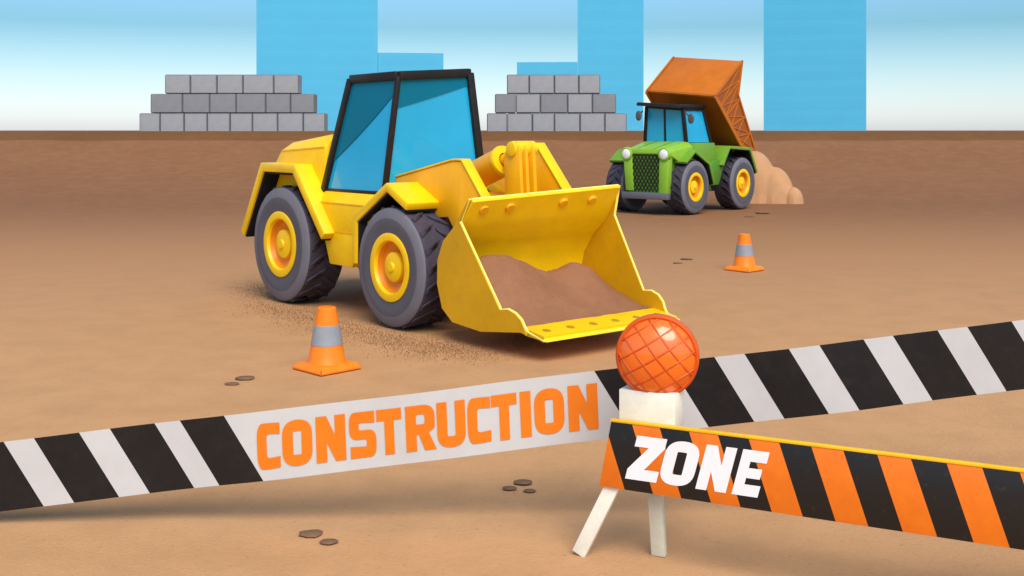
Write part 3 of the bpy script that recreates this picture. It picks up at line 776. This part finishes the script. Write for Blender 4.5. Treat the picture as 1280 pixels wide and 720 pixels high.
def tape_text(px, h):
    v0, v1 = .165, .825
    return tape_pt(px-2.4*h+1.2, v0+(v1-v0)*h, .004)
lettering('CONSTRUCTION', cons, tape_text, TEXTO, tape)
POST = paint('weathered_stake_wood', (.36,.24,.13), rough=.8, dirt=.3, coat=0, bump=.3, scale=3)
for px, where in ((-60,'left'),(1345,'right')):
    X, Y, Z = tape_pt(px, 1)
    m = MB(); m.box((-.03,.0,-.15),(.03,.06,Z+.12)); o = m.build('tape_stake', POST, bevel=.006); o.location = (X, TY+.03, 0)
    tag(o, 'square wooden stake holding the %s end of the barrier tape' % where, 'stake', 'stakes holding the tape')

# ------------------------------------------------------------------ barricade
e = Vector((.8936,-.4489,0)); nrm = Vector((-.4489,-.8936,0))
BR = thing('barricade', 'orange and black striped barricade printed ZONE on cream legs with round orange lamp', 'barricade', (.585,6.65,0), math.atan2(-.4489,.8936))
# local frame: x along the board, -y towards the viewer
def stripes():
    m, N, L, P = nodes_of('board_stripes')
    tc = N.new('ShaderNodeTexCoord').outputs['Object']; sep = N.new('ShaderNodeSeparateXYZ'); L.new(tc, sep.inputs[0])
    a = N.new('ShaderNodeMath'); a.operation = 'MULTIPLY_ADD'; a.inputs[1].default_value = .335; L.new(sep.outputs['Z'], a.inputs[0]); L.new(sep.outputs['X'], a.inputs[2])
    b_ = N.new('ShaderNodeMath'); b_.operation = 'SUBTRACT'; b_.inputs[1].default_value = .056+.342; L.new(a.outputs[0], b_.inputs[0])
    d = N.new('ShaderNodeMath'); d.operation = 'DIVIDE'; d.inputs[1].default_value = .342; L.new(b_.outputs[0], d.inputs[0])
    f = N.new('ShaderNodeMath'); f.operation = 'FRACT'; L.new(d.outputs[0], f.inputs[0])
    g_ = N.new('ShaderNodeMath'); g_.operation = 'GREATER_THAN'; g_.inputs[1].default_value = .49; L.new(f.outputs[0], g_.inputs[0])
    n2 = noise_tex(N, L, 9, 8, .7, tc)
    og = mixrgb(N, L, ramp(N, L, n2, .35, .7), (.88,.20,.006), (.80,.16,.005))
    c = mixrgb(N, L, g_.outputs[0], og, (.006,.006,.006))
    c = mixrgb(N, L, ramp(N, L, noise_tex(N, L, 26, 8, .75, tc), .60, .80, (0,0,0), (.25,.25,.25)), c, (.25,.17,.11))
    L.new(c, P.inputs['Base Color']); P.inputs['Roughness'].default_value = .42
    return m
STR = stripes()
zt, zb, LB = .797, .412, 3.05
m = MB(); sl_ = .075
m.loft([(0,-.015,zt),(LB,-.015,zt),(LB-sl_,-.015,zb),(-sl_,-.015,zb)], [(0,.015,zt),(LB,.015,zt),(LB-sl_,.015,zb),(-sl_,.015,zb)])
bd = m.build('board', STR, BR, bevel=.003)
m = MB(); m.box((-.004,-.018,zt+.001),(LB+.004,.018,zt+.016)); m.build('edge_strip', TRIM, bd, bevel=.003)
# letters: columns measured along the board, sheared like italics
def zone_pt(x, h):
    z = .48+h*.258; return (x+h*.068, -.0175, z)
# A-frames
def aframe(x):
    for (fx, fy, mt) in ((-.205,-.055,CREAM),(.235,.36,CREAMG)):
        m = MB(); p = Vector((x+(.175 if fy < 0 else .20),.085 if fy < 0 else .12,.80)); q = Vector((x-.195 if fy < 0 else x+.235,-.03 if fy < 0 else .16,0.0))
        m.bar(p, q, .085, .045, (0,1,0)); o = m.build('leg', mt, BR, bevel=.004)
    m = MB(); m.box((x+.035,.022,.78),(x+.375,.20,.985)); m.build('lamp_box', CREAM, BR, bevel=.006)
    # warning lamp
    c = Vector((x+.245,.10,1.185)); r = .242
    ax = Vector((.28,-1,0)).normalized()
    m = MB(); m.lathe([(r*.80,-.09),(r*.97,-.06),(r,-.03),(r,.03),(r*.95,.045),(r*.90,.04)], c, ax, 48); m.lathe([(r*.80,-.09),(0,-.11)], c, ax, 48)
    m.tube([(c.x,c.y,.97),(c.x,c.y,c.z-r*.8)], .03, 12)
    lp = m.build('warning_lamp', LAMPR, BR)
    m = MB(); m.lathe([(r*.91,.038),(r*.80,.075),(r*.60,.108),(r*.35,.128),(r*.15,.135),(0,.136)], c, ax, 48); m.build('lens', LENS, lp, smooth=80)
    # raised grid on the lens
    m = MB(); a_ = ax.cross(Vector((0,0,1))).normalized(); u_ = Vector((0,0,1))
    def dome(s_, t_):
        q = math.hypot(s_, t_)/(r*.91); return c+a_*s_+u_*t_+ax*(.04+.096*max(0, 1-q*q)**.75)
    for ang in (R(52), R(-38)+R(6)):
        d = (math.cos(ang), math.sin(ang)); nn_ = (-d[1], d[0])
        for k in range(-4, 5):
            off = (k+.12)*r*.36; hl = (r*.91)**2-off*off
            if hl <= .0008: continue
            hl = math.sqrt(hl)*.99
            m.tube([dome(nn_[0]*off+d[0]*hl*t/10, nn_[1]*off+d[1]*hl*t/10) for t in range(-10, 11)], .007, 6)
    m.build('lens_grid', LAMPR, lp)
LAMPR = paint('lamp_housing_orange', (.66,.09,.006), rough=.4, dirt=.05, scale=3)
mm, N, L, P = nodes_of('orange_lens'); P.inputs['Base Color'].default_value = (.90,.16,.008,1); P.inputs['Roughness'].default_value = .22
P.inputs['Coat Weight'].default_value = .6; P.inputs['Coat Roughness'].default_value = .08; P.inputs['Subsurface Weight'].default_value = .15; P.inputs['Subsurface Radius'].default_value = (.05,.01,.003)
LENS = mm
aframe(0); aframe(LB-.55)
# letter slots are set after measuring on the board
ZS = [(.088,.278),(.285,.485),(.510,.685),(.718,.872)]
lettering('ZONE', ZS, zone_pt, TEXTW, bd)

# ------------------------------------------------------------------ render settings
sc.view_settings.view_transform = 'Standard'; sc.view_settings.look = 'None'
sc.view_settings.exposure = 0.5; sc.view_settings.gamma = 1; sc.view_settings.use_curve_mapping = False
